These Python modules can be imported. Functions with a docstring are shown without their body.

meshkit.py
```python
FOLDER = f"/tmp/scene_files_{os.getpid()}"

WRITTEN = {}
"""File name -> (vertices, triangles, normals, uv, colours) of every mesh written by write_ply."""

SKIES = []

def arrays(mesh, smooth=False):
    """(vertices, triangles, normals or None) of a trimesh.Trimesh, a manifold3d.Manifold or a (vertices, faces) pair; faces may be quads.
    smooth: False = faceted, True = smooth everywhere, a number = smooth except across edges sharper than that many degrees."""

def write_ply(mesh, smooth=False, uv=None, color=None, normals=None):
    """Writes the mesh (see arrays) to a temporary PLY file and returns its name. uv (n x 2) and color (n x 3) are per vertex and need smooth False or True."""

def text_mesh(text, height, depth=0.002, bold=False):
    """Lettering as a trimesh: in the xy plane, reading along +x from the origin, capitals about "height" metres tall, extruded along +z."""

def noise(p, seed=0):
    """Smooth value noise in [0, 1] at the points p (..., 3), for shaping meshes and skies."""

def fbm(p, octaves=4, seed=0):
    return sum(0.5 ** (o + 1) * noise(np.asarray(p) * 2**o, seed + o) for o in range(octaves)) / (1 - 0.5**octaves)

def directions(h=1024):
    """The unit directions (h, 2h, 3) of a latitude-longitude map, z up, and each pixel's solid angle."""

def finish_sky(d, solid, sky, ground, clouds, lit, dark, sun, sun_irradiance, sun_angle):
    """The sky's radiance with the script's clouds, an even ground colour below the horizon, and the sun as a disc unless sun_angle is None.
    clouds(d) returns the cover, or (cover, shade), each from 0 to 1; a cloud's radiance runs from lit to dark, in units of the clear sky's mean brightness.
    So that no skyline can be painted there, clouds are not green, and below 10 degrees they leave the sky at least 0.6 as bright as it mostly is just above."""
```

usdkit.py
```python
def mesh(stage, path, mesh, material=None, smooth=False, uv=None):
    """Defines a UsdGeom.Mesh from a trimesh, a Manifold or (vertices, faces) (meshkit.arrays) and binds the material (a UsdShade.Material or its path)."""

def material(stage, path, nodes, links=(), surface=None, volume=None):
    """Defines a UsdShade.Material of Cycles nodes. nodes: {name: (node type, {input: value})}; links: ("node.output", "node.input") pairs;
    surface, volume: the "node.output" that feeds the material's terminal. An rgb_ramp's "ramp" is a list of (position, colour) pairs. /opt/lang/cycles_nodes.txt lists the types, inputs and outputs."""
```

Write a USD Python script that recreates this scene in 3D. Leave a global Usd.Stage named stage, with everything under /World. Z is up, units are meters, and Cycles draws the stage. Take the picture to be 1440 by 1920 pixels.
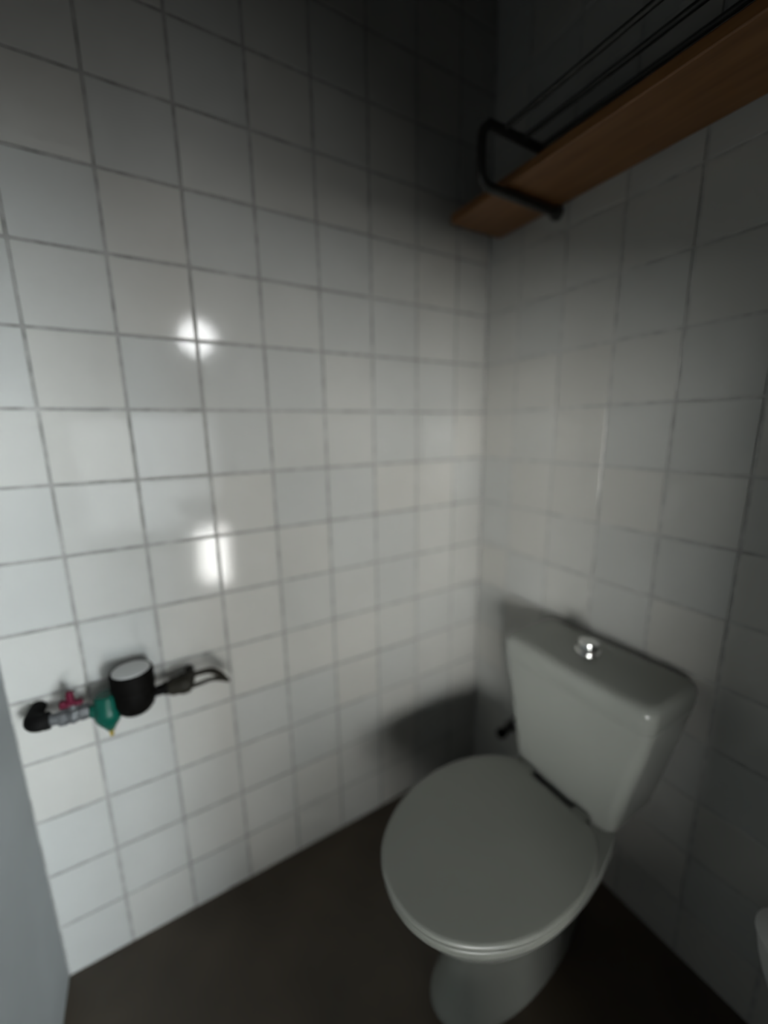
import math, random
import numpy as np
import trimesh
import manifold3d as m3
import usdkit
from pxr import Usd, UsdGeom, UsdLux, UsdShade, Gf, Sdf

random.seed(7)
rng = np.random.default_rng(7)
PI = math.pi
stage = Usd.Stage.CreateInMemory()
UsdGeom.SetStageUpAxis(stage, UsdGeom.Tokens.z)
UsdGeom.SetStageMetersPerUnit(stage, 1.0)
UsdGeom.Xform.Define(stage, '/World')
UsdGeom.Scope.Define(stage, '/World/Looks')

# ------------------------------------------------------------------ camera, light, exposure
# x runs from the left wall into the room, y = 0 is the wall behind the toilet, z is up
F_PX = 759.4
cam = UsdGeom.Camera.Define(stage, '/World/camera')
cam.CreateHorizontalApertureAttr(36.0)
cam.CreateVerticalApertureAttr(48.0)
cam.CreateFocalLengthAttr(F_PX / 1440 * 36.0)
cam.CreateClippingRangeAttr(Gf.Vec2f(0.02, 100))
cam.CreateFStopAttr(0.88)
cam.CreateFocusDistanceAttr(0.59)
cam.CreateExposureAttr(1.91)
CAM = np.array([1.04062, -1.00516, 1.30112])
RT = np.array([0.506502, 0.8621, -0.015455])
UP = np.array([-0.165333, 0.114697, 0.979546])
BK = np.array([0.846239, -0.493586, 0.200628])
UsdGeom.Xformable(cam).AddTransformOp().Set(Gf.Matrix4d(*RT, 0, *UP, 0, *BK, 0, *CAM, 1))

# the daylight all comes from the hall behind the photographer: the glazed wall HALL_X away, and what it lights
DAY_COLOR = (0.93, 1.0, 1.0)
DAY_SUN, DAY_DIM, DAY_SHADE = 20.0, 1.1, 8.6      # radiance of the sunny, the curtained and the shaded glazing of the hall
ROOM_X, FRONT_Y, CEIL = 1.25, -1.31, 2.55
DOOR_Y0, DOOR_Y1, DOOR_H = -1.28, -0.66, 1.39
HALL_X, HALL_Y0, HALL_Y1, HALL_Z = 3.6, -4.5, 0.9, -0.35

# ------------------------------------------------------------------ materials
def mat(name, nodes, links=(), surface='p.BSDF'):
    return usdkit.material(stage, '/World/Looks/' + name, nodes, links, surface=surface)

def plain(name, color, rough=0.5, metallic=0.0, noise=0.0, scale=12, bump=0.0, **kw):
    nodes = {'p': ('principled_bsdf', dict(base_color=color, roughness=rough, metallic=metallic, **kw))}
    links = []
    if noise or bump:
        nodes['g'] = ('texture_coordinate', {})
        nodes['n'] = ('noise_texture', {'scale': scale, 'detail': 4.0})
        links.append(('g.object', 'n.vector'))
    if noise:
        lo = tuple(c * (1 - noise) for c in color)
        hi = tuple(min(1, c * (1 + noise)) for c in color)
        nodes['r'] = ('rgb_ramp', {'ramp': [(0.3, lo), (0.7, hi)]})
        links += [('n.fac', 'r.fac'), ('r.color', 'p.base_color')]
    if bump:
        nodes['b'] = ('bump', {'strength': bump, 'distance': 0.002})
        links += [('n.fac', 'b.height'), ('b.normal', 'p.normal')]
    return mat(name, nodes, links)

def tile_mat(name, color):
    return mat(name, {
        'g': ('geometry', {}), 'n': ('noise_texture', {'scale': 9.0, 'detail': 1.0}),
        'n2': ('noise_texture', {'scale': 2.2, 'detail': 5.0, 'roughness': 0.65}),
        'r': ('rgb_ramp', {'ramp': [(0.25, tuple(c * 0.93 for c in color)), (0.6, color)]}),
        'b': ('bump', {'strength': 0.25, 'distance': 0.0012}),
        'p': ('principled_bsdf', {'roughness': 0.10, 'ior': 1.37}),
    }, [('g.position', 'n.vector'), ('g.position', 'n2.vector'), ('n2.fac', 'r.fac'), ('r.color', 'p.base_color'),
        ('n.fac', 'b.height'), ('b.normal', 'p.normal')])

TILE = [tile_mat('white_tile_glaze', (0.45, 0.445, 0.42)), tile_mat('white_tile_glaze_cool', (0.435, 0.435, 0.415)),
        tile_mat('white_tile_glaze_warm', (0.455, 0.445, 0.415))]
M = {
    'grout': plain('grey_grout', (0.28, 0.275, 0.26), 0.9, noise=0.25, scale=30),
    'pale_grout': plain('pale_grey_grout', (0.37, 0.365, 0.35), 0.9, noise=0.2, scale=30),
    'plaster': plain('grey_white_plaster', (0.26, 0.27, 0.27), 0.85, noise=0.06, scale=5, bump=0.1),
    'ceiling': plain('dull_ceiling_paint', (0.08, 0.08, 0.075), 0.9, noise=0.05, scale=4),
    'dark_wall': plain('dark_stained_boarding', (0.03, 0.023, 0.017), 0.6, noise=0.25, scale=9),
    'hall_floor': plain('dark_hall_boards', (0.02, 0.015, 0.011), 0.8, noise=0.2, scale=6),
    'lino': plain('brown_linoleum', (0.055, 0.041, 0.027), 0.45, noise=0.22, scale=6, bump=0.08),
    'hall_paint': plain('hall_wall_paint', (0.05, 0.05, 0.048), 0.9, noise=0.05, scale=3),
    'china': plain('white_porcelain', (0.25, 0.256, 0.236), 0.16, noise=0.02, scale=3),
    'seat': plain('white_plastic_seat', (0.19, 0.195, 0.176), 0.34, noise=0.02, scale=3),
    'chrome': plain('chrome', (0.75, 0.75, 0.74), 0.14, 1.0),
    'dull_steel': plain('dull_dark_steel', (0.05, 0.05, 0.046), 0.4, 0.3, noise=0.15, scale=40),
    'wood': mat('orange_brown_pine', {
        'g': ('texture_coordinate', {}), 'm': ('mapping', {'scale': (1.2, 14.0, 14.0)}),
        'w': ('noise_texture', {'scale': 3.0, 'detail': 5.0, 'distortion': 0.6}),
        'r': ('rgb_ramp', {'ramp': [(0.3, (0.175, 0.075, 0.024)), (0.7, (0.27, 0.125, 0.045))]}),
        'p': ('principled_bsdf', {'roughness': 0.45})},
        [('g.object', 'm.vector'), ('m.vector', 'w.vector'), ('w.fac', 'r.fac'), ('r.color', 'p.base_color')]),
    'black': plain('black_plastic', (0.003, 0.003, 0.003), 0.6, specular_ior_level=0.06),
    'meter': plain('dark_brown_meter_shell', (0.003, 0.0026, 0.0022), 0.6, specular_ior_level=0.06, noise=0.3, scale=40),
    'dial': plain('grey_white_dial', (0.62, 0.62, 0.61), 0.45),
    'steel_pipe': plain('grey_galvanised_pipe', (0.085, 0.087, 0.09), 0.5, 0.2, noise=0.3, scale=50),
    'iron': plain('blackened_iron', (0.005, 0.0047, 0.0045), 0.7, 0.0, specular_ior_level=0.08, noise=0.3, scale=40),
    'bronze': plain('tarnished_bronze', (0.016, 0.014, 0.010), 0.6, 0.0, specular_ior_level=0.15, noise=0.3, scale=45),
    'red': plain('dark_red_plastic', (0.085, 0.004, 0.018), 0.5, specular_ior_level=0.2),
    'green': plain('teal_green_plastic', (0.0, 0.062, 0.042), 0.35, specular_ior_level=0.3),
    'brass': plain('yellow_brass', (0.62, 0.45, 0.10), 0.3, 0.8),
    'white_plastic': plain('white_plastic', (0.78, 0.78, 0.76), 0.35),
    'frame': plain('painted_frame', (0.25, 0.24, 0.22), 0.5, noise=0.08, scale=12),
    'rubber': plain('grey_hose_braid', (0.10, 0.10, 0.10), 0.5, 0.5, noise=0.3, scale=200),
    'sunny_pane': mat('sunny_frosted_glass', {'e': ('emission', {'color': (0.90, 0.99, 1.03), 'strength': DAY_SUN})}, surface='e.emission'),
    'dim_pane': mat('curtained_glass', {'e': ('emission', {'color': DAY_COLOR, 'strength': DAY_DIM})}, surface='e.emission'),
    'shade_pane': mat('shaded_frosted_glass', {'e': ('emission', {'color': (0.98, 1.0, 0.97), 'strength': DAY_SHADE})}, surface='e.emission'),
    'bright': mat('bright_daylit_glass', {'e': ('emission', {'color': (1.0, 1.0, 0.97), 'strength': 10.5})}, surface='e.emission'),
    'bulb': mat('lit_opal_glass', {'e': ('emission', {'color': (0.98, 1.0, 1.0), 'strength': 10.5})}, surface='e.emission'),
}

# ------------------------------------------------------------------ scene helpers
used = {}
def numbered(parent, name):
    k = used.get((parent, name), 0)
    used[(parent, name)] = k + 1
    return name if k == 0 else f'{name}_{k:03d}'

def path_of(parent):
    return '/World' if parent is None else str(parent.GetPath())

def obj(name, mesh, m, parent=None, smooth=False):
    base = path_of(parent)
    p = usdkit.mesh(stage, f'{base}/{numbered(base, name)}', mesh, m if isinstance(m, UsdShade.Material) else M[m], smooth=smooth)
    return p.GetPrim()

def tag(prim, label, cat=None, group=None, kind=None):
    prim.SetCustomDataByKey('label', label)
    for k, v in (('category', cat), ('group', group), ('kind', kind)):
        if v:
            prim.SetCustomDataByKey(k, v)
    return prim

def thing(name, label, cat, loc=(0, 0, 0), kind=None):
    x = UsdGeom.Xform.Define(stage, '/World/' + numbered('/World', name))
    x.AddTranslateOp().Set(Gf.Vec3d(*map(float, loc)))
    return tag(x.GetPrim(), label, cat, kind=kind)

def box(lo, hi):
    lo, hi = np.array(lo, float), np.array(hi, float)
    b = trimesh.creation.box(hi - lo)
    b.apply_translation((lo + hi) / 2)
    return b

def rbox(lo, hi, r=0.004, seg=12):
    lo, hi = np.array(lo, float) + r, np.array(hi, float) - r
    s = [m3.Manifold.sphere(r, seg).translate((x, y, z)) for x in (lo[0], hi[0]) for y in (lo[1], hi[1]) for z in (lo[2], hi[2])]
    return m3.Manifold.batch_hull(s)

def tri(man):
    m = man.to_mesh()
    return trimesh.Trimesh(np.array(m.vert_properties[:, :3]), np.array(m.tri_verts), process=True)

def cat(*ms):
    return trimesh.util.concatenate([tri(m) if hasattr(m, 'to_mesh') else m for m in ms])

def lathe(profile, axis='z', at=(0, 0, 0), n=40):
    m = trimesh.creation.revolve(np.array(profile, float), sections=n)
    if axis == 'x':
        m.apply_transform(trimesh.transformations.rotation_matrix(PI / 2, [0, 1, 0]))
    if axis == 'y':
        m.apply_transform(trimesh.transformations.rotation_matrix(-PI / 2, [1, 0, 0]))
    m.apply_translation(at)
    return m

def tube(points, r, n=12, dense=8):
    """a round bar through the points, its path smoothed (Catmull-Rom)"""
    P = np.array(points, float)
    if len(P) > 2 and dense > 1:
        Q = np.vstack([2 * P[0] - P[1], P, 2 * P[-1] - P[-2]])
        out = []
        for i in range(1, len(Q) - 2):
            for t in np.linspace(0, 1, dense, endpoint=False):
                a, b, c, d = Q[i - 1], Q[i], Q[i + 1], Q[i + 2]
                out.append(0.5 * (2 * b + (c - a) * t + (2 * a - 5 * b + 4 * c - d) * t * t + (3 * b - a - 3 * c + d) * t ** 3))
        P = np.vstack(out + [P[-1]])
    T = np.gradient(P, axis=0)
    T /= np.linalg.norm(T, axis=1, keepdims=True)
    u = np.cross(T[0], [0, 0, 1.0] if abs(T[0][2]) < 0.9 else [1.0, 0, 0])
    rings = []
    rr = np.broadcast_to(r, len(P)) if np.ndim(r) == 0 else np.interp(np.linspace(0, 1, len(P)), np.linspace(0, 1, len(r)), r)
    for p, t, q in zip(P, T, rr):
        u = u - t * (u @ t)
        u /= np.linalg.norm(u)
        v = np.cross(t, u)
        a = np.linspace(0, 2 * PI, n, endpoint=False)[:, None]
        rings.append(p + q * (np.cos(a) * u + np.sin(a) * v))
    return loft(rings)

def loft(rings, caps=True):
    n, k = len(rings[0]), len(rings)
    V = np.vstack(rings)
    F = []
    for i in range(k - 1):
        for j in range(n):
            a, b = i * n + j, i * n + (j + 1) % n
            F += [(a, b, b + n), (a, b + n, a + n)]
    if caps:
        V = np.vstack([V, rings[0].mean(0), rings[-1].mean(0)])
        c0, c1 = len(V) - 2, len(V) - 1
        for j in range(n):
            F += [(c0, (j + 1) % n, j), (c1, (k - 1) * n + j, (k - 1) * n + (j + 1) % n)]
    m = trimesh.Trimesh(V, np.array(F), process=False)
    m.fix_normals()
    return m

def spin(mesh, angle, axis, at):
    mesh.apply_transform(trimesh.transformations.rotation_matrix(angle, axis, at))
    return mesh

# ------------------------------------------------------------------ the setting
def struct(name, mesh, m, label, cat_):
    return tag(obj(name, mesh, m), label, cat_, kind='structure')

WALL_T = 0.10
floor = struct('floor', box((-WALL_T, FRONT_Y - WALL_T, -0.05), (ROOM_X + WALL_T, WALL_T, 0)), 'lino', 'dark brown linoleum floor around the toilet', 'floor')
struct('floor_hall', box((ROOM_X, HALL_Y0 - 0.1, HALL_Z - 0.05), (HALL_X + 0.1, HALL_Y1 + 0.1, HALL_Z)), 'hall_floor', 'brown floor of the hall one step below the doorway', 'floor')
struct('ceiling', box((-WALL_T, HALL_Y0 - 0.1, CEIL), (HALL_X + 0.1, HALL_Y1 + 0.1, CEIL + 0.05)), 'ceiling', 'dull painted ceiling out of sight above the tiles', 'ceiling')

GROUT = 0.0072          # width of a joint
RELIEF = 0.002         # tile faces stand this far proud of the grout

def tile_mesh(u0, u1, v0, v1):
    """a wall tile with eased edges in the (u, v) plane, face towards +w, about 40 triangles"""
    e, w0, w1 = 0.0006, -RELIEF - 0.004, 0.0
    def ring(inset, w, cut):
        c = cut
        a, b, d, f = u0 + inset, u1 - inset, v0 + inset, v1 - inset
        return np.array([(a + c, d, w), (b - c, d, w), (b, d + c, w), (b, f - c, w), (b - c, f, w), (a + c, f, w), (a, f - c, w), (a, d + c, w)])
    r0, r1, r2 = ring(0, w0, 0.0012), ring(0, w1 - e * 0.8, 0.0012), ring(e, w1, 0.0008)
    V = np.vstack([r0, r1, r2])
    F = []
    for k in (0, 8):
        for j in range(8):
            a, b = k + j, k + (j + 1) % 8
            F += [(a, b, b + 8), (a, b + 8, a + 8)]
    F += [(16, 16 + j, 16 + j + 1) for j in range(1, 7)]
    return V, np.array(F)

def tiled_wall(name, label, slab, cols, rows, place, grout='grout'):
    w = thing(name, label, 'wall', kind='structure')
    obj('grout', slab, grout, w)
    g = GROUT / 2
    for (v0, v1) in zip(rows[:-1], rows[1:]):
        for (u0, u1) in zip(cols[:-1], cols[1:]):
            V, F = tile_mesh(u0 + g, u1 - g, v0 + g, v1 - g)
            c = np.array([(u0 + u1) / 2, (v0 + v1) / 2])
            tu, tv = rng.normal(0, 0.0022, 2)                       # tiles are never set quite flat
            V[:, 2] += (V[:, 0] - c[0]) * tu + (V[:, 1] - c[1]) * tv + rng.normal(0, 0.0002)
            obj('tile', place(V, F), TILE[rng.integers(0, 3)], w)
    return w

rows = [0.0] + [0.15 * k for k in range(1, 17)] + [CEIL]
colsL = [0.0, 0.128] + [0.128 + 0.1495 * k for k in range(1, 8)] + [-FRONT_Y]
def placeL(V, F):      # u runs along -y, v is z, w is x
    return trimesh.Trimesh(np.stack([V[:, 2], -V[:, 0], V[:, 1]], 1), F[:, ::-1] if False else F, process=False)
def fixed(place):
    def f(V, F):
        m = place(V, F)
        m.fix_normals()
        return m
    return f
tiled_wall('wall_left', 'long wall of square white tiles carrying the water meter', box((-WALL_T, FRONT_Y - WALL_T, 0), (-RELIEF, WALL_T, CEIL)), colsL, rows, fixed(placeL))
colsB = [0.0, 0.13] + [0.13 + 0.1497 * k for k in range(1, 8)] + [ROOM_X]
def placeB(V, F):      # u runs along +x, v is z, w is -y
    return trimesh.Trimesh(np.stack([V[:, 0], -V[:, 2], V[:, 1]], 1), F, process=False)
tiled_wall('wall_back', 'white tiled wall behind the toilet and below the wooden shelf', box((-RELIEF, RELIEF, 0), (ROOM_X, WALL_T, CEIL)), colsB, rows, fixed(placeB), 'pale_grout')

struct('wall_front', box((-RELIEF, FRONT_Y - WALL_T, 0), (ROOM_X, FRONT_Y, CEIL)), 'plaster', 'plain grey plastered wall at the left edge, beside the pipe end', 'wall')
wr = m3.Manifold.cube((WALL_T, WALL_T - FRONT_Y + WALL_T, CEIL)).translate((ROOM_X, FRONT_Y - WALL_T, 0)) - \
    m3.Manifold.cube((1, DOOR_Y1 - DOOR_Y0, DOOR_H + 0.5)).translate((ROOM_X - 0.5, DOOR_Y0, -0.5))
struct('wall_right', tri(wr), 'dark_wall', 'dark boarded wall with the low doorway beside the toilet', 'wall')
fr = m3.Manifold.cube((WALL_T + 0.03, DOOR_Y1 - DOOR_Y0 + 0.10, DOOR_H + 0.05)).translate((ROOM_X - 0.015, DOOR_Y0 - 0.05, 0)) - \
    m3.Manifold.cube((1, DOOR_Y1 - DOOR_Y0, DOOR_H + 0.5)).translate((ROOM_X - 0.5, DOOR_Y0, -0.5))
struct('trim_1', tri(fr), 'frame', 'painted frame around the low doorway', 'door frame')

# the hall outside, a step lower
struct('wall_hall_back', box((ROOM_X, HALL_Y1, HALL_Z), (HALL_X + 0.1, HALL_Y1 + 0.1, CEIL)), 'hall_paint', 'hall wall past the toilet door', 'wall')
struct('wall_hall_front', box((ROOM_X, HALL_Y0 - 0.1, HALL_Z), (HALL_X + 0.1, HALL_Y0, CEIL)), 'hall_paint', 'hall wall behind the photographer', 'wall')
struct('wall_hall_near', box((ROOM_X, HALL_Y0, HALL_Z), (ROOM_X + WALL_T, FRONT_Y - WALL_T, CEIL)), 'hall_paint', 'hall wall beside the toilet doorway, nearer the photographer', 'wall')
struct('wall_hall_side', box((ROOM_X, WALL_T, HALL_Z), (ROOM_X + WALL_T, HALL_Y1, CEIL)), 'hall_paint', 'hall wall beside the toilet doorway, past the toilet', 'wall')
struct('trim_2', box((ROOM_X, FRONT_Y - WALL_T, HALL_Z), (ROOM_X + WALL_T, WALL_T, 0)), 'hall_paint', 'step up from the hall into the toilet', 'step')
struct('trim_3', box((2.25, -0.78, 0.60), (HALL_X, -0.24, 0.63)), 'hall_paint', 'deep ledge over the low hall window', 'ledge')
struct('wall_hall_parapet', box((1.50, HALL_Y0, HALL_Z), (1.58, -0.9, 0.55)), 'hall_paint', 'half-height wall in the hall outside the doorway', 'wall')
#           y0     y1     z0    z1   panes glass
WINDOWS = [(-3.9, -1.62, 0.40, 1.58, 4, 'shade_pane', 'wide frosted window in the shaded part of the hall'),
           (-1.58, -0.32, 0.34, 2.00, 1, 'dim_pane', 'curtained window straight across the hall'),
           (-0.28, 0.52, 0.30, 1.50, 1, 'sunny_pane', 'sunny frosted window in the hall'),
           (-0.63, -0.27, -0.34, 0.28, 1, 'bright', 'small bright window at floor level in the hall, mirrored in the tiles')]
hw = m3.Manifold.cube((0.1, HALL_Y1 - HALL_Y0, CEIL - HALL_Z)).translate((HALL_X, HALL_Y0, HALL_Z))
for (y0, y1, z0, z1, *_) in WINDOWS:
    hw = hw - m3.Manifold.cube((1, y1 - y0, z1 - z0)).translate((HALL_X - 0.5, y0, z0))
struct('wall_hall_far', tri(hw), 'hall_paint', 'hall wall holding the windows', 'wall')
for i, (y0, y1, z0, z1, npan, glass, lab) in enumerate(WINDOWS):
    win = thing(f'window_{i + 1}', lab, 'window', kind='structure')
    pw = (y1 - y0) / npan
    for k in range(npan):
        obj('pane', box((HALL_X + 0.025, y0 + k * pw + 0.012, z0 + 0.012), (HALL_X + 0.035, y0 + (k + 1) * pw - 0.012, z1 - 0.012)), glass, win)
    fm = m3.Manifold.cube((0.05, y1 - y0, z1 - z0)).translate((HALL_X + 0.01, y0, z0))
    for k in range(npan):
        fm = fm - m3.Manifold.cube((1, pw - 0.024, z1 - z0 - 0.024)).translate((HALL_X - 0.5, y0 + k * pw + 0.012, z0 + 0.012))
    obj('window_frame', tri(fm), 'frame', win)

# small lamp over the doorway (its reflection is the round bright spot on the tiles)
lamp = thing('wall_lamp', 'small black spotlight can on the dark wall above the doorway', 'lamp', (ROOM_X, -0.748, 1.70))
aim = np.array([0.0, -0.877, 1.503]) - np.array([1.015, -0.748, 1.70])
aim /= np.linalg.norm(aim)
def aimed(mesh, back):
    mesh.apply_transform(trimesh.geometry.align_vectors([0, 0, 1], aim))
    mesh.apply_translation(-aim * back + np.array([-0.235, -0.0, -0.0]))
    return mesh
LAMP_R, LAMP_D = 0.088, 0.205
obj('shade', aimed(lathe([(0, 0), (LAMP_R * 0.9, 0), (LAMP_R + 0.004, 0.012), (LAMP_R + 0.004, LAMP_D), (LAMP_R, LAMP_D), (LAMP_R, 0.014), (0, 0.012)], n=40), LAMP_D), 'black', lamp, smooth=35)
obj('lens', aimed(lathe([(0, 0), (LAMP_R - 0.006, 0), (LAMP_R - 0.006, 0.004), (0, 0.006)], n=40), LAMP_D - 0.016), 'bulb', lamp, smooth=35)
obj('mounting_plate', lathe([(0, -0.014), (0.045, -0.014), (0.05, -0.008), (0.05, 0), (0, 0)], 'x'), 'frame', lamp, smooth=40)
obj('arm', tube([(0, 0, 0.0), (-0.02, 0.0, 0.015), (-0.04, 0.004, 0.03)], 0.011, 12, 4), 'black', lamp, smooth=50)

# ------------------------------------------------------------------ toilet
TX = 0.513              # middle of the toilet
toilet = thing('toilet', 'white close-coupled toilet with its lid down', 'toilet', (TX, 0, 0))

def ring_xy(z, a, yf, yb, n=64, wide=0.42, eb=2.6):
    """bowl outline: half width a, from yb (wall side) to yf (front), widest nearer the front; eb squares off the back"""
    ym = yf + (yb - yf) * wide
    t = np.linspace(0, 2 * PI, n, endpoint=False)
    c, s = np.cos(t), np.sin(t)
    x = a * np.sign(c) * np.where(s > 0, np.abs(c) ** (2 / eb), np.abs(c) ** (2 / 2.1))
    y = np.where(s > 0, ym + (yb - ym) * np.abs(s) ** (2 / eb), ym + (yf - ym) * np.abs(s) ** (2 / 2.05))
    return np.stack([x, y, np.full(n, z)], 1)

sec = [(0.000, 0.094, -0.580, -0.10), (0.012, 0.097, -0.585, -0.095), (0.028, 0.094, -0.580, -0.10), (0.07, 0.088, -0.555, -0.11),
       (0.13, 0.086, -0.535, -0.12), (0.18, 0.093, -0.540, -0.115), (0.23, 0.113, -0.565, -0.10), (0.28, 0.142, -0.610, -0.08),
       (0.325, 0.166, -0.648, -0.055), (0.355, 0.177, -0.664, -0.045), (0.376, 0.180, -0.670, -0.04), (0.386, 0.175, -0.664, -0.044)]
obj('bowl', loft([ring_xy(*s, 64, 0.42, 1.9) for s in sec]), 'china', toilet, smooth=50)

def egg(z, a, yf, yb, n=96, backw=0.118):
    """seat and lid outline: straight at the hinges, widest past the middle, round at the front"""
    L = yb - yf
    s = np.linspace(0, 1, 40)
    prof = [(0.0, backw / 0.19), (0.04, 0.72), (0.12, 0.845), (0.22, 0.935), (0.34, 0.99), (0.44, 1.0), (0.56, 0.975), (0.68, 0.90), (0.78, 0.79), (0.86, 0.66), (0.92, 0.52), (0.965, 0.35), (0.99, 0.18), (1.0, 0.0)]
    from scipy.interpolate import PchipInterpolator
    u = np.sin(np.linspace(0, PI / 2, n // 2 + 1))                   # denser at the tip
    f = PchipInterpolator([p[0] for p in prof], [p[1] for p in prof])
    w = np.maximum(f(u), 0) * a
    y = yb - u * L
    right = np.stack([w, y], 1)
    left = np.stack([-w[-2::-1], y[-2::-1]], 1)
    o = np.vstack([right, left])
    return np.column_stack([o, np.full(len(o), z)])

def egg_slab(z0, z1, a, yf, yb, r=0.008, dome=0.0):
    mid = np.array([0, (yf + yb) / 2, 0])
    def sc(o, d):
        q = o.copy()
        k = (a - d) / a
        q[:, :2] = (q[:, :2] - mid[:2]) * [k, 1 - 2 * d / (yb - yf)] + mid[:2]
        return q
    rr = []
    for t in np.linspace(0, PI / 2, 5):
        rr.append(sc(egg(z0 + r * (1 - np.sin(t)) if t < PI / 2 else z0, a, yf, yb), r * (1 - np.cos(PI / 2 - t)) if False else r * (1 - np.cos(t))))
    rr = rr[::-1]
    rr[0][:, 2] = z0
    for t in np.linspace(0, PI / 2, 5):
        rr.append(sc(egg(z1 - r * (1 - np.sin(t)), a, yf, yb), r * (1 - np.cos(t))))
    top = rr[-1]
    if dome:
        for k in (0.8, 0.6, 0.4, 0.2, 0.05):
            q = top.copy()
            q[:, :2] = (q[:, :2] - mid[:2]) * k + mid[:2]
            q[:, 2] += dome * (1 - k ** 2)
            rr.append(q)
    return loft(rr)

outer = egg_slab(0.388, 0.406, 0.190, -0.690, -0.240, 0.006)
hole = ring_xy(0.0, 0.118, -0.625, -0.305, 64, 0.5)
hole_lo, hole_hi = hole.copy(), hole.copy()
hole_lo[:, 2], hole_hi[:, 2] = 0.37, 0.42
def mani(t):
    return m3.Manifold(m3.Mesh(np.asarray(t.vertices, np.float32), np.asarray(t.faces, np.uint32)))
try:
    def merged(t):
        q = trimesh.Trimesh(t.vertices, t.faces, process=True)
        q.merge_vertices()
        q.update_faces(q.nondegenerate_faces())
        return q
    seat_m = mani(merged(outer)) - mani(merged(loft([hole_lo, hole_hi])))
    seat_t = tri(seat_m)
    if len(seat_t.faces) < 50:
        raise ValueError
except Exception:
    seat_t = outer
obj('seat', seat_t, 'seat', toilet, smooth=40)
obj('lid', egg_slab(0.408, 0.424, 0.193, -0.694, -0.236, 0.009, 0.005), 'seat', toilet, smooth=40)
obj('bowl_deck', tri(rbox((-0.100, -0.235, 0.350), (0.100, -0.03, 0.389), 0.014)), 'china', toilet, smooth=45)
for sx in (-1, 1):
    obj('hinge', tri(rbox((sx * 0.078 - 0.022, -0.248, 0.386), (sx * 0.078 + 0.022, -0.214, 0.420), 0.008)), 'seat', toilet, smooth=40)

def rrect(z, a, y0, y1, r, bow=0.0, n=10):
    """rounded rectangle ring, front edge (y0) bowed forward"""
    pts = []
    for cx, cy, s in ((a - r, y1 - r, 0), (-a + r, y1 - r, 1), (-a + r, y0 + r, 2), (a - r, y0 + r, 3)):
        for t in np.linspace(0, PI / 2, n):
            q = t + s * PI / 2
            pts.append((cx + r * math.cos(q), cy + r * math.sin(q)))
        if s == 2:
            for x in np.linspace(-a + r, a - r, 18)[1:-1]:
                pts.append((x, y0))
    P = np.array(pts)
    P[:, 1] -= np.where(P[:, 1] < (y0 + y1) / 2, bow * (1 - (P[:, 0] / a) ** 2), 0)
    return np.column_stack([P, np.full(len(P), z)])

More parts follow.
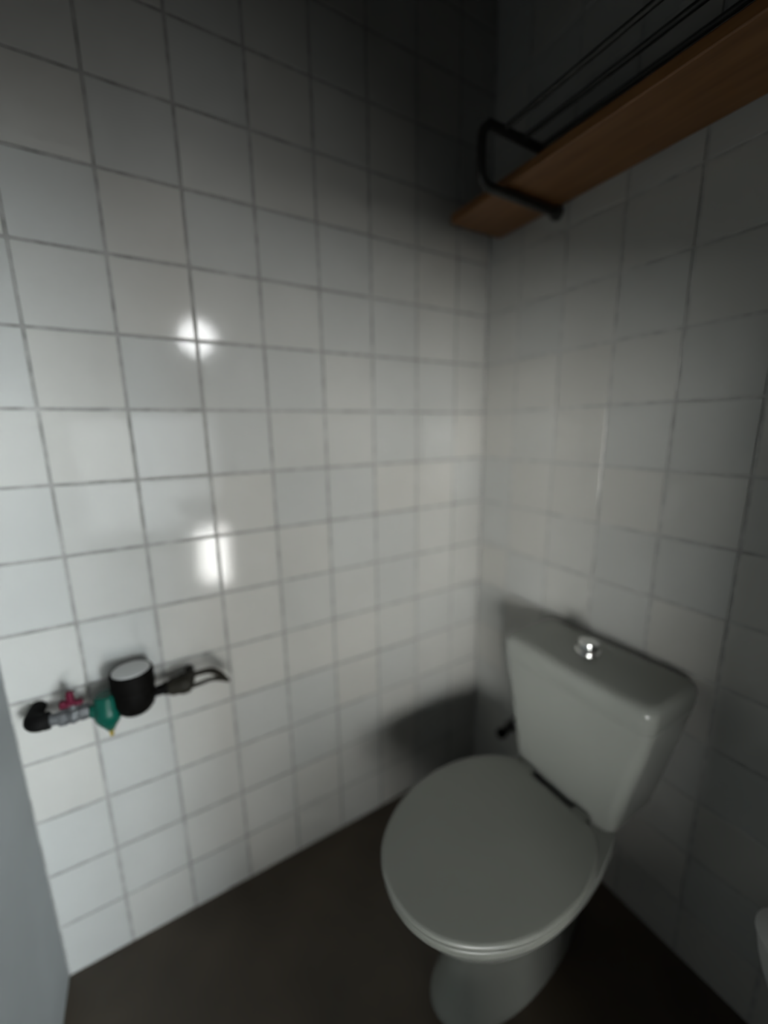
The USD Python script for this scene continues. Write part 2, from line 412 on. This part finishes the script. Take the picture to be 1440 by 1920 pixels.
tank = [(0.388, 0.126, -0.192, -0.03), (0.392, 0.134, -0.199, -0.025), (0.405, 0.139, -0.203, -0.022), (0.50, 0.157, -0.205, -0.021),
        (0.60, 0.177, -0.207, -0.020), (0.686, 0.193, -0.209, -0.019), (0.690, 0.190, -0.206, -0.021)]
obj('cistern', loft([rrect(z, a, y0, y1, 0.026, 0.006) for z, a, y0, y1 in tank]), 'china', toilet, smooth=45)
cl = [(0.691, 0.190, -0.206, -0.020, 0.024), (0.693, 0.193, -0.213, -0.015, 0.028), (0.715, 0.196, -0.216, -0.013, 0.03), (0.733, 0.196, -0.215, -0.013, 0.03),
      (0.743, 0.193, -0.211, -0.016, 0.029), (0.750, 0.187, -0.203, -0.022, 0.027), (0.753, 0.181, -0.190, -0.032, 0.024), (0.757, 0.12, -0.15, -0.06, 0.02), (0.758, 0.05, -0.12, -0.09, 0.008)]
obj('cistern_lid', loft([rrect(z, a, y0, y1, r, 0.006 if i < 7 else 0) for i, (z, a, y0, y1, r) in enumerate(cl)]), 'china', toilet, smooth=45)
btn = obj('flush_button', lathe([(0, 0.752), (0.030, 0.752), (0.030, 0.762), (0.0285, 0.765), (0.0245, 0.767), (0.0245, 0.780), (0.023, 0.785), (0.016, 0.787), (0, 0.7875)], at=(-0.004, -0.122, 0)), 'chrome', toilet, smooth=35)
tag(btn, 'round chrome flush button')

tag(obj('supply_hose', tube([(0.235 - TX + 0.02, -0.046, 0.318), (0.26 - TX + 0.02, -0.05, 0.338), (0.31 - TX + 0.02, -0.058, 0.352), (0.36 - TX + 0.03, -0.066, 0.366), (0.38 - TX + 0.03, -0.07, 0.392)], 0.0055), 'rubber', toilet, smooth=60), 'grey hose rising to the cistern')
# water supply beside the cistern
valve = thing('angle_valve', 'small dark angle valve on the tiles at the lower left of the cistern', 'valve', (0.205, 0, 0.285))
obj('rosette', lathe([(0, 0), (0.026, 0), (0.024, -0.006), (0.012, -0.010), (0, -0.010)], 'y', n=28), 'dull_steel', valve, smooth=35)
obj('body', cat(lathe([(0, 0), (0.009, 0), (0.009, -0.045), (0.011, -0.047), (0.011, -0.060), (0, -0.060)], 'y', n=20), lathe([(0, 0), (0.008, 0), (0.008, 0.030), (0, 0.030)], 'z', (0, -0.045, 0), n=20)), 'dull_steel', valve, smooth=35)
obj('handle', lathe([(0, -0.058), (0.015, -0.058), (0.017, -0.062), (0.017, -0.078), (0.013, -0.083), (0, -0.084)], 'y', n=10), 'black', valve)

# ------------------------------------------------------------------ water meter on the left wall
meter = thing('water_meter', 'dark water meter with grey dial on a horizontal pipe across the white tiles', 'water meter', (0, -1.085, 0.722))
PX = 0.060              # distance of the pipe from the wall
def Y(y):
    return y + 1.085
def Z(z):
    return z - 0.722
pipe = obj('supply_pipe', tube([(PX, Y(-1.255), Z(0.727)), (PX, Y(-1.125), Z(0.719))], 0.0125, 18, 1), 'steel_pipe', meter, smooth=50)
tag(pipe, 'grey steel pipe between the elbow and the green fitting')
el = obj('wall_elbow', cat(tube([(0.0, Y(-1.262), Z(0.730)), (0.03, Y(-1.264), Z(0.729)), (0.052, Y(-1.262), Z(0.728)), (0.062, Y(-1.252), Z(0.7275)), (PX, Y(-1.240), Z(0.7265))], [0.014, 0.0155, 0.017, 0.017, 0.016], 18),
                           spin(lathe([(0, -0.006), (0.017, -0.006), (0.018, -0.004), (0.018, 0.004), (0.017, 0.006), (0, 0.006)], 'y', (PX, Y(-1.240), Z(0.7265)), n=24), 0, [1, 0, 0], (0, 0, 0))), 'iron', meter, smooth=50)
tag(el, 'black elbow where the pipe enters the tiles')
# shut-off valve with its red handle
sv = obj('shutoff_valve', cat(lathe([(0, -0.026), (0.016, -0.026), (0.0175, -0.020), (0.0175, -0.012), (0.015, -0.010), (0.019, 0), (0.015, 0.010), (0.0175, 0.012), (0.0175, 0.020), (0.016, 0.026), (0, 0.026)], 'y', (PX, Y(-1.195), Z(0.7235)), n=8),
                              lathe([(0, 0), (0.010, 0), (0.010, 0.026), (0.006, 0.028), (0.006, 0.034), (0, 0.034)], 'z', (PX, Y(-1.195), Z(0.7235)), n=16)), 'steel_pipe', meter, smooth=35)
wing = [rbox((-0.007, -0.020, 0), (0.007, 0.020, 0.010), 0.004), rbox((-0.007, -0.020, 0.002), (0.007, -0.008, 0.016), 0.004), rbox((-0.006, -0.007, 0.006), (0.006, 0.006, 0.034), 0.0045)]
hm = cat(*wing)
hm.apply_translation((PX + 0.002, Y(-1.196), Z(0.7455)))
tag(obj('red_handle', hm, 'red', sv, smooth=40), 'dark red winged valve handle')
# green bell fitting
gb = obj('pressure_valve', cat(lathe([(0, 0.036), (0.017, 0.036), (0.0215, 0.032), (0.0225, 0.022), (0.0235, 0.006), (0.0255, 0.0), (0.0265, -0.008), (0.0255, -0.018), (0.0195, -0.031), (0.0115, -0.042), (0.0080, -0.049), (0, -0.049)], 'z', (PX + 0.012, Y(-1.136), Z(0.721)), n=36),
                               lathe([(0, -0.052), (0.013, -0.052), (0.015, -0.048), (0.015, -0.030), (0.017, -0.026), (0.017, 0), (0, 0.0)], 'y', (PX + 0.006, Y(-1.115), Z(0.7215)), n=20)), 'green', meter, smooth=40)
tag(gb, 'teal green bell-shaped fitting')
tag(obj('brass_nipple', lathe([(0, 0), (0.0065, 0), (0.0065, -0.006), (0.0045, -0.008), (0.0045, -0.018), (0.003, -0.020), (0, -0.020)], 'z', (PX + 0.012, Y(-1.136), Z(0.675)), n=16), 'brass', gb, smooth=35), 'small yellow brass tip')
# the meter itself
mb = obj('meter_body', cat(lathe([(0, -0.042), (0.014, -0.042), (0.028, -0.037), (0.037, -0.026), (0.041, -0.008), (0.0415, 0.012), (0.0405, 0.016), (0.0425, 0.018), (0.0425, 0.056), (0.041, 0.060), (0.0375, 0.0605), (0.0365, 0.055), (0, 0.055)], 'z', (PX + 0.008, 0, 0.012), n=48),
                           lathe([(0, -0.064), (0.014, -0.064), (0.015, -0.058), (0.012, -0.054), (0.012, 0.054), (0.015, 0.058), (0.014, 0.064), (0, 0.064)], 'y', (PX, 0, 0), n=24)), 'meter', meter, smooth=40)
spin_ax = [0, 1, 0]
tag(obj('dial', lathe([(0, 0.0565), (0.0362, 0.0565), (0.0362, 0.0615), (0.034, 0.063), (0, 0.064)], 'z', (PX + 0.008, 0, 0.012), n=48), 'dial', mb, smooth=40), 'round grey-white dial face of the meter')
# outlet: union nut and the long looped lever
un = obj('outlet_union', cat(lathe([(0, -0.030), (0.012, -0.030), (0.014, -0.024), (0.0205, -0.016), (0.0215, 0.0), (0.0245, 0.004), (0.0245, 0.018), (0.022, 0.024), (0.012, 0.028), (0, 0.028)], 'y', (PX, Y(-0.997), Z(0.721)), n=10),
                             tube([(PX, Y(-1.035), Z(0.721)), (PX, Y(-0.985), Z(0.721)), (PX - 0.01, Y(-0.972), Z(0.721)), (0.0, Y(-0.970), Z(0.721))], 0.0105, 16)), 'bronze', meter, smooth=35)
lv = obj('lever_handle', cat(
    tube([(PX + 0.004, Y(-0.982), Z(0.738)), (PX + 0.004, Y(-0.955), Z(0.739)), (PX + 0.003, Y(-0.928), Z(0.736)), (PX, Y(-0.908), Z(0.719)), (PX - 0.004, Y(-0.888), Z(0.691))], [0.0065, 0.006, 0.0075, 0.008, 0.0035], 12),
    tube([(PX + 0.004, Y(-0.982), Z(0.710)), (PX + 0.004, Y(-0.955), Z(0.711)), (PX + 0.003, Y(-0.930), Z(0.713)), (PX, Y(-0.911), Z(0.707)), (PX - 0.004, Y(-0.888), Z(0.690))], [0.006, 0.005, 0.005, 0.006, 0.0035], 12)), 'bronze', meter, smooth=50)
tag(lv, 'long dark looped lever ending in a point')

# ------------------------------------------------------------------ shelf with rods over the toilet
SH_Z0, SH_Z1, SH_Y = 1.858, 1.882, -0.196
shelf = thing('wall_shelf', 'orange-brown wooden shelf with metal rods above it, high over the toilet', 'shelf', (0, 0, SH_Z0))
obj('board', tri(rbox((0.045, SH_Y, 0), (ROOM_X - 0.01, -0.004, SH_Z1 - SH_Z0), 0.004)), 'wood', shelf, smooth=35)
for bx in (0.245, 1.06):
    z0, z1, yf, r = 1.846 - SH_Z0, 1.970 - SH_Z0, -0.272, 0.0105
    path = [(bx, 0.0, z1), (bx, yf + 0.04, z1), (bx, yf + 0.018, z1 - 0.004), (bx, yf + 0.004, z1 - 0.018), (bx, yf, z1 - 0.04), (bx, yf, z0 + 0.035),
            (bx, yf + 0.004, z0 + 0.014), (bx, yf + 0.018, z0 + 0.002), (bx, yf + 0.04, z0), (bx, 0.0, z0)]
    b = obj('bracket', tube(path, r, 14, 3), 'dull_steel', shelf, smooth=50)
    for zz in (z1, z0):
        obj('wall_foot', lathe([(0, 0.0), (0.017, 0.0), (0.017, -0.012), (0.014, -0.016), (0, -0.016)], 'y', (bx, 0, zz), n=24), 'dull_steel', b, smooth=35)
for ry in (-0.207, -0.143, -0.080):
    obj('rod', tube([(0.235, ry, 1.972 - SH_Z0), (ROOM_X - 0.02, ry, 1.972 - SH_Z0)], 0.0062, 14, 1), 'dull_steel', shelf, smooth=50)

# ------------------------------------------------------------------ white holder low on the back wall, right of the toilet
br = thing('toilet_brush', 'white toilet brush in a cup fixed low on the tiles at the right edge', 'toilet brush', (0.935, 0, 0.235))
cup = [(0, 0.0), (0.026, 0.0), (0.034, 0.006), (0.045, 0.035), (0.056, 0.075), (0.062, 0.110), (0.064, 0.118), (0.061, 0.119), (0.058, 0.112), (0.050, 0.072), (0.040, 0.035), (0.028, 0.010), (0, 0.008)]
obj('cup', lathe(cup, 'z', (0, -0.072, 0), n=40), 'white_plastic', br, smooth=40)
obj('wall_plate', tri(rbox((-0.022, -0.030, 0.06), (0.022, 0.0, 0.112), 0.004)), 'white_plastic', br, smooth=40)
obj('lid', lathe([(0.014, 0.118), (0.062, 0.118), (0.0655, 0.121), (0.0655, 0.127), (0.060, 0.133), (0.040, 0.139), (0.016, 0.141), (0.014, 0.139)], 'z', (0, -0.072, 0), n=40), 'white_plastic', br, smooth=40)
obj('brush_head', lathe([(0, 0.012), (0.030, 0.02), (0.038, 0.05), (0.034, 0.085), (0.012, 0.095), (0, 0.095)], 'z', (0, -0.072, 0), n=28), 'white_plastic', br, smooth=40)
obj('handle', lathe([(0, 0.09), (0.007, 0.09), (0.007, 0.20), (0.011, 0.23), (0.012, 0.29), (0.008, 0.30), (0, 0.30)], 'z', (0, -0.072, 0), n=20), 'white_plastic', br, smooth=40)
